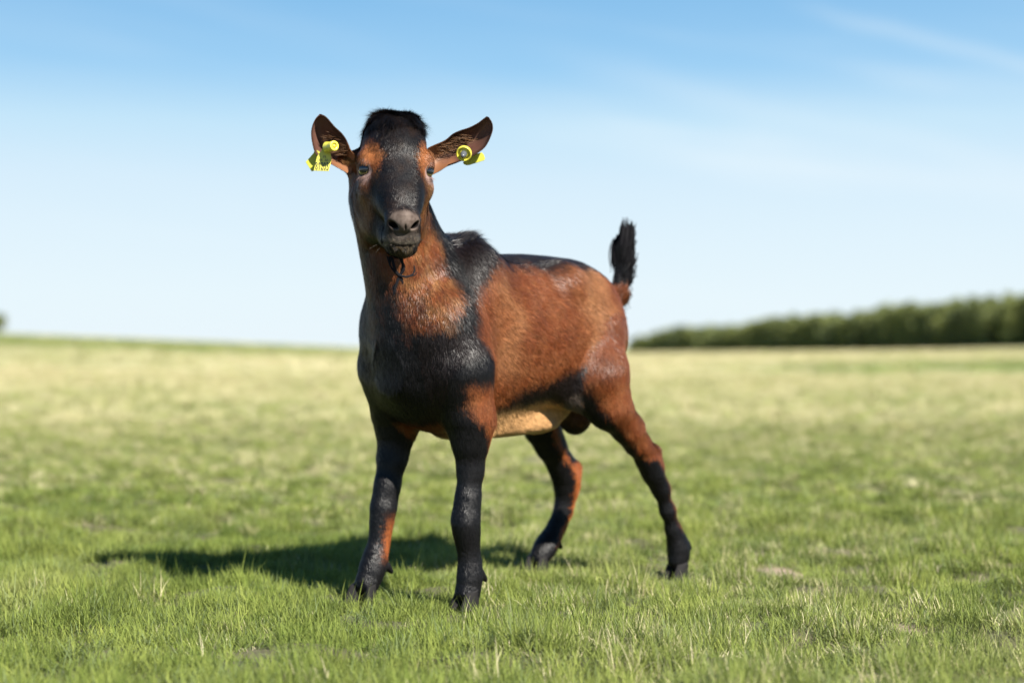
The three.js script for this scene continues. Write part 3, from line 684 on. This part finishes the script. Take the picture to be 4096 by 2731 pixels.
// ---------------------------------------------------------------- ears: a cupped leaf between two rims
function ear(lower, upper, depthOf, cup, thick, colour) {
  const lo = new THREE.CatmullRomCurve3(lower), hi = new THREE.CatmullRomCurve3(upper), NS = 40, NT = 22, pos = [], col = [], idx = [], front = [], nrm = [];
  const P = (s, t) => { const a = lo.getPointAt(s), b = hi.getPointAt(s), p = a.clone().lerp(b, t * .5 + .5), k = cup * Math.pow(Math.sin(Math.PI * clamp(.06 + s * .90)), .75); p.addScaledVector(Wx, -k * (1 - t * t) ** .8 - depthOf(s)); return p; };
  for (let i = 0; i <= NS; i++) for (let j = 0; j <= NT; j++) front.push(P(i / NS, j / NT * 2 - 1));
  const w1 = NT + 1;
  const nAt = (i, j) => { const g = (a, b) => front[clamp(a, 0, NS) * w1 + clamp(b, 0, NT)]; return g(i + 1, j).clone().sub(g(i - 1, j)).cross(g(i, j + 1).clone().sub(g(i, j - 1))).normalize(); };
  for (let side = 0; side < 2; side++) for (let i = 0; i <= NS; i++) for (let j = 0; j <= NT; j++) {
    const p = front[i * w1 + j].clone(), n = nAt(i, j); if (n.dot(Wx) < 0) n.negate();
    const t = j / NT * 2 - 1; if (side) p.addScaledVector(n, -thick * (.35 + .65 * (1 - t * t)));
    pos.push(p.x, p.y, p.z); col.push(...colour(i / NS, t, side, p)); nrm.push(p);
  }
  const n1 = (NS + 1) * w1, q = (a, b, c, d) => idx.push(a, b, c, a, c, d);
  for (let i = 0; i < NS; i++) for (let j = 0; j < NT; j++) { const a = i * w1 + j; q(a, a + w1, a + w1 + 1, a + 1); q(n1 + a, n1 + a + 1, n1 + a + w1 + 1, n1 + a + w1); }
  for (let i = 0; i < NS; i++) for (const j of [0, NT]) { const a = i * w1 + j; q(a, n1 + a, n1 + a + w1, a + w1); }
  return { g: geo(pos, idx, col), P };
}
const earMat = new THREE.MeshPhysicalMaterial({ vertexColors: true, roughness: .55, specularIntensity: .5, side: THREE.DoubleSide });
const earColour = (s, t, side, p) => {
  const n = fbm(p.x * 40, p.y * 40, p.z * 40);
  if (side) return mix3(RUST, DARK, clamp(.55 + n + s * .2));
  let c = mix3([.078, .034, .024], [.14, .078, .060], clamp(ss(.55, .95, s) * .8 + n * .5));
  c = mix3(c, [.20, .085, .035], ss(.42, .12, s + n * .2) * .8);
  return mix3(c, [.03, .014, .010], ss(.82, .97, Math.abs(t)) * ss(.25, .4, s));
};
const dEar = 2.905, pt = (X, Y) => at(X, Y, dEar);
const earL = ear( // the one on the left of the picture
  [[1404, 700], [1378, 684], [1348, 668], [1318, 652], [1288, 638], [1262, 614], [1248, 570], [1244, 529], [1250, 500], [1264, 474], [1279, 464]].map(q => pt(...q)),
  [[1420, 622], [1400, 600], [1390, 578], [1379, 556], [1361, 533], [1339, 514], [1321, 495], [1306, 478], [1294, 468], [1287, 465], [1281, 464]].map(q => pt(...q)),
  s => -.012 * s, .034, .004, earColour);
const earR = ear(
  [[1722, 700], [1757, 682], [1785, 664], [1815, 653], [1849, 639], [1880, 626], [1908, 610], [1935, 588], [1953, 555], [1964, 520], [1961, 494], [1948, 474]].map(q => pt(...q)),
  [[1712, 592], [1742, 579], [1765, 570], [1785, 559], [1810, 538], [1838, 525], [1867, 516], [1892, 505], [1911, 494], [1928, 481], [1938, 474], [1945, 472]].map(q => pt(...q)),
  s => -.012 * s, .032, .004, earColour);
for (const e of [earL, earR]) {
  const m = mesh('ear', e.g, earMat, goat);
  const list = [];
  for (let i = 0; i < 90; i++) { // long pale hairs inside the ear, rooted along the inner edge
    const s = .10 + rnd() * .42, t = .35 + rnd() * .6, p = e.P(s, t), q = e.P(clamp(s + .13 + rnd() * .05), t - .35 - rnd() * .4).addScaledVector(Wx, .012 + rnd() * .006);
    list.push(new THREE.TubeGeometry(new THREE.QuadraticBezierCurve3(p, p.clone().lerp(q, .5).addScaledVector(Wx, .008), q), 3, .0003, 3));
  }
  const h = mesh('ear_hair', mergeGeometries(list), new THREE.MeshStandardMaterial({ color: new THREE.Color().setRGB(.11, .05, .018), roughness: .5 }), m);
  h.userData.kind = 'stuff';
}

// ---------------------------------------------------------------- hooves
const hoofMat = new THREE.MeshPhysicalMaterial({ color: new THREE.Color().setRGB(.012, .011, .011), roughness: .7, specularIntensity: .25 });
function clawGeometry(L, H, W) { // toe towards +z, sole at y = 0
  const pos = [], idx = [], R = 9, S = 20;
  for (let k = 0; k <= R; k++) {
    const t = k / R, y = H * (1 - t) * (1), len = lerp(.62, 1, t) * L, wid = W * lerp(.85, 1, t) * (k === R ? .96 : 1);
    for (let i = 0; i < S; i++) {
      const a = i / S * 6.2832, c = Math.cos(a), s = Math.sin(a), toe = Math.max(0, c);
      pos.push(s * wid * .5 * (1 - toe * toe * .45), y + (k === 0 ? .003 * -c : 0), c * len * .5 * (1 + toe * .12) + lerp(-.10, .12, t) * L);
    }
  }
  for (let k = 0; k < R; k++) for (let i = 0; i < S; i++) { const a = k * S + i, b = k * S + (i + 1) % S; idx.push(a, a + S, b, b, a + S, b + S); }
  const top = pos.length / 3; pos.push(0, H * 1.05, -.1 * L, 0, 0, .12 * L);
  for (let i = 0; i < S; i++) { idx.push(top, i, (i + 1) % S); idx.push(top + 1, R * S + (i + 1) % S, R * S + i); }
  return geo(pos, idx);
}
const clawG = clawGeometry(.046, .040, .024);
for (const [f, l, y, turn, splay] of [[-.026, .102, -.008, -.15, .10], [.040, -.104, -.010, .15, .38], [-.650, .151, -.018, -.25, .12], [-.507, -.120, -.012, .1, .12]]) {
  const hoof = new THREE.Group(); hoof.name = 'hoof'; goat.add(hoof);
  hoof.position.copy(B(f, y, l)); hoof.rotation.y = Math.atan2(Fx.x, Fx.z) + turn;
  for (const s of [-1, 1]) { const c = mesh('claw', clawG, hoofMat, hoof); c.position.set(s * (.0125 + splay * .012), 0, 0); c.rotation.y = s * splay; }
}

// ---------------------------------------------------------------- ear tags
const yellow = new THREE.MeshPhysicalMaterial({ color: new THREE.Color().setRGB(.56, .50, .055), roughness: .38, clearcoat: .3 });
const yellowThin = new THREE.MeshPhysicalMaterial({ color: new THREE.Color().setRGB(.50, .49, .04), roughness: .6, transmission: .25, thickness: 0 });
const grey = new THREE.MeshPhysicalMaterial({ color: new THREE.Color().setRGB(.07, .075, .085), roughness: .3 });
function printed() {
  const c = document.createElement('canvas'); c.width = 256; c.height = 384; const x = c.getContext('2d');
  x.fillStyle = '#b7b03a'; x.fillRect(0, 0, 256, 384);
  x.fillStyle = '#0c0d05'; x.textAlign = 'center'; x.textBaseline = 'middle';
  const word = (s, px, py, size, sx) => { x.save(); x.translate(px, py); x.scale(sx, 1); x.font = 'bold ' + size + 'px sans-serif'; x.fillText(s, 0, 0); x.restore(); };
word('FR', 155, 169, 52, .7); word('570', 93, 223, 52, .62); word('263', 182, 223, 52, .62); word('81203', 117, 319, 168, .44);
  const t = new THREE.CanvasTexture(c); t.colorSpace = THREE.SRGBColorSpace; t.magFilter = THREE.LinearFilter; return t;
}
function plate(points, thick, depths, material, uvBox) { // outline points (in the picture's axes, metres) -> thin bevelled sheet
  const sh = new THREE.Shape(points.map(p => new THREE.Vector2(...p)));
  const g = new THREE.ExtrudeGeometry(sh, { depth: thick, bevelEnabled: true, bevelSize: .0005, bevelThickness: .0004, bevelSegments: 2, steps: 1 });
  if (uvBox) { const p = g.attributes.position, uv = g.attributes.uv; for (let i = 0; i < p.count; i++) uv.setXY(i, (p.getX(i) - uvBox[0]) / (uvBox[2] - uvBox[0]), (p.getY(i) - uvBox[1]) / (uvBox[3] - uvBox[1])); }
  return g;
}
const px = dEar / LENS;                                // metres per photograph pixel at the ears
{
  const t = new THREE.Group(); t.name = 'ear_tag'; scene.add(t);
  tag(t, 'yellow plastic ear tag numbered 81203 hanging from the goat\'s ear', 'ear tag');
  const origin = at(1296, 640, 2.885).add(O); t.position.copy(origin);
  const rel = (X, Y) => [(X - 1296) * px, (640 - Y) * px];
  const outline = [[1294, 588], [1301, 583], [1312, 590], [1319, 610], [1324, 638], [1313, 683], [1256, 683], [1268, 628]].map(q => rel(...q)).reverse();
  const a = rel(1256, 683), b = rel(1324, 583);
  const front = mesh('panel', plate(outline, .0012, 0, null, [a[0], a[1], b[0], b[1]]), new THREE.MeshPhysicalMaterial({ map: printed(), roughness: .4, clearcoat: .2 }), t);
  front.position.set(0, 0, 0); front.rotation.set(-.12, .12, 0);
  const st = mesh('stud', new THREE.CylinderGeometry(.0088, .0102, .012, 28), yellow, t); st.rotation.set(1.35, 0, -.75, 'ZXY'); const [sx, sy] = rel(1318, 590); st.position.set(sx, sy, .010);
  const dir = V(.62, .02, .78).normalize(); st.quaternion.setFromUnitVectors(V(0, 1, 0), dir);
  const rim = mesh('collar', new THREE.LatheGeometry([[.0045, .0], [.0085, .0], [.0092, .003], [.0092, .012], [.0085, .0135], [.0048, .0135], [.0045, .011], [.0045, .0]].map(q => new THREE.Vector2(...q)), 32), yellow, t);
  rim.quaternion.copy(st.quaternion); rim.position.copy(st.position).addScaledVector(dir, .005);
  const pin = mesh('pin', new THREE.SphereGeometry(.0035, 16, 12), yellow, t); pin.position.copy(st.position).addScaledVector(dir, .0155);
  const back = [[1215, 640], [1246, 605], [1252, 590], [1270, 600], [1274, 640], [1256, 664], [1242, 676], [1238, 676]].map(q => rel(...q)).reverse();
  const bp = mesh('back_panel', plate(back, .0014), yellowThin, t); bp.position.set(0, 0, -.030);
}
{
  const t = new THREE.Group(); t.name = 'ear_tag_001'; scene.add(t);
  tag(t, 'round yellow button ear tag with a dark grey pin in its middle', 'ear tag');
  const c = at(1856, 612, 2.885).add(O); t.position.copy(c);
  const dir = V(-.12, -.42, .90).normalize(), q = new THREE.Quaternion().setFromUnitVectors(V(0, 1, 0), dir);
  const ring = mesh('disc', new THREE.LatheGeometry([[.0002, -.003], [.0125, -.003], [.0142, -.001], [.0142, .0045], [.0128, .0055], [.0112, .0046], [.0105, .002], [.0075, .002], [.0072, .004], [.0002, .004]].map(p => new THREE.Vector2(...p)), 40), yellow, t); ring.quaternion.copy(q);
  const pin = mesh('pin', new THREE.LatheGeometry([[.0002, .003], [.0064, .003], [.0062, .007], [.0040, .016], [.0022, .0185], [.0002, .019]].map(p => new THREE.Vector2(...p)), 28), grey, t); pin.quaternion.copy(q);
  const rel = (X, Y) => [(X - 1856) * px, (612 - Y) * px];
  const back = [[1850, 640], [1854, 646], [1862, 649], [1874, 649], [1934, 630], [1937, 622], [1932, 608], [1925, 600], [1880, 612]].map(p => rel(...p)).reverse();
  const bp = mesh('back_panel', plate(back, .0014), yellowThin, t); bp.position.set(0, 0, -.038);
}
renderer.render(scene, camera);
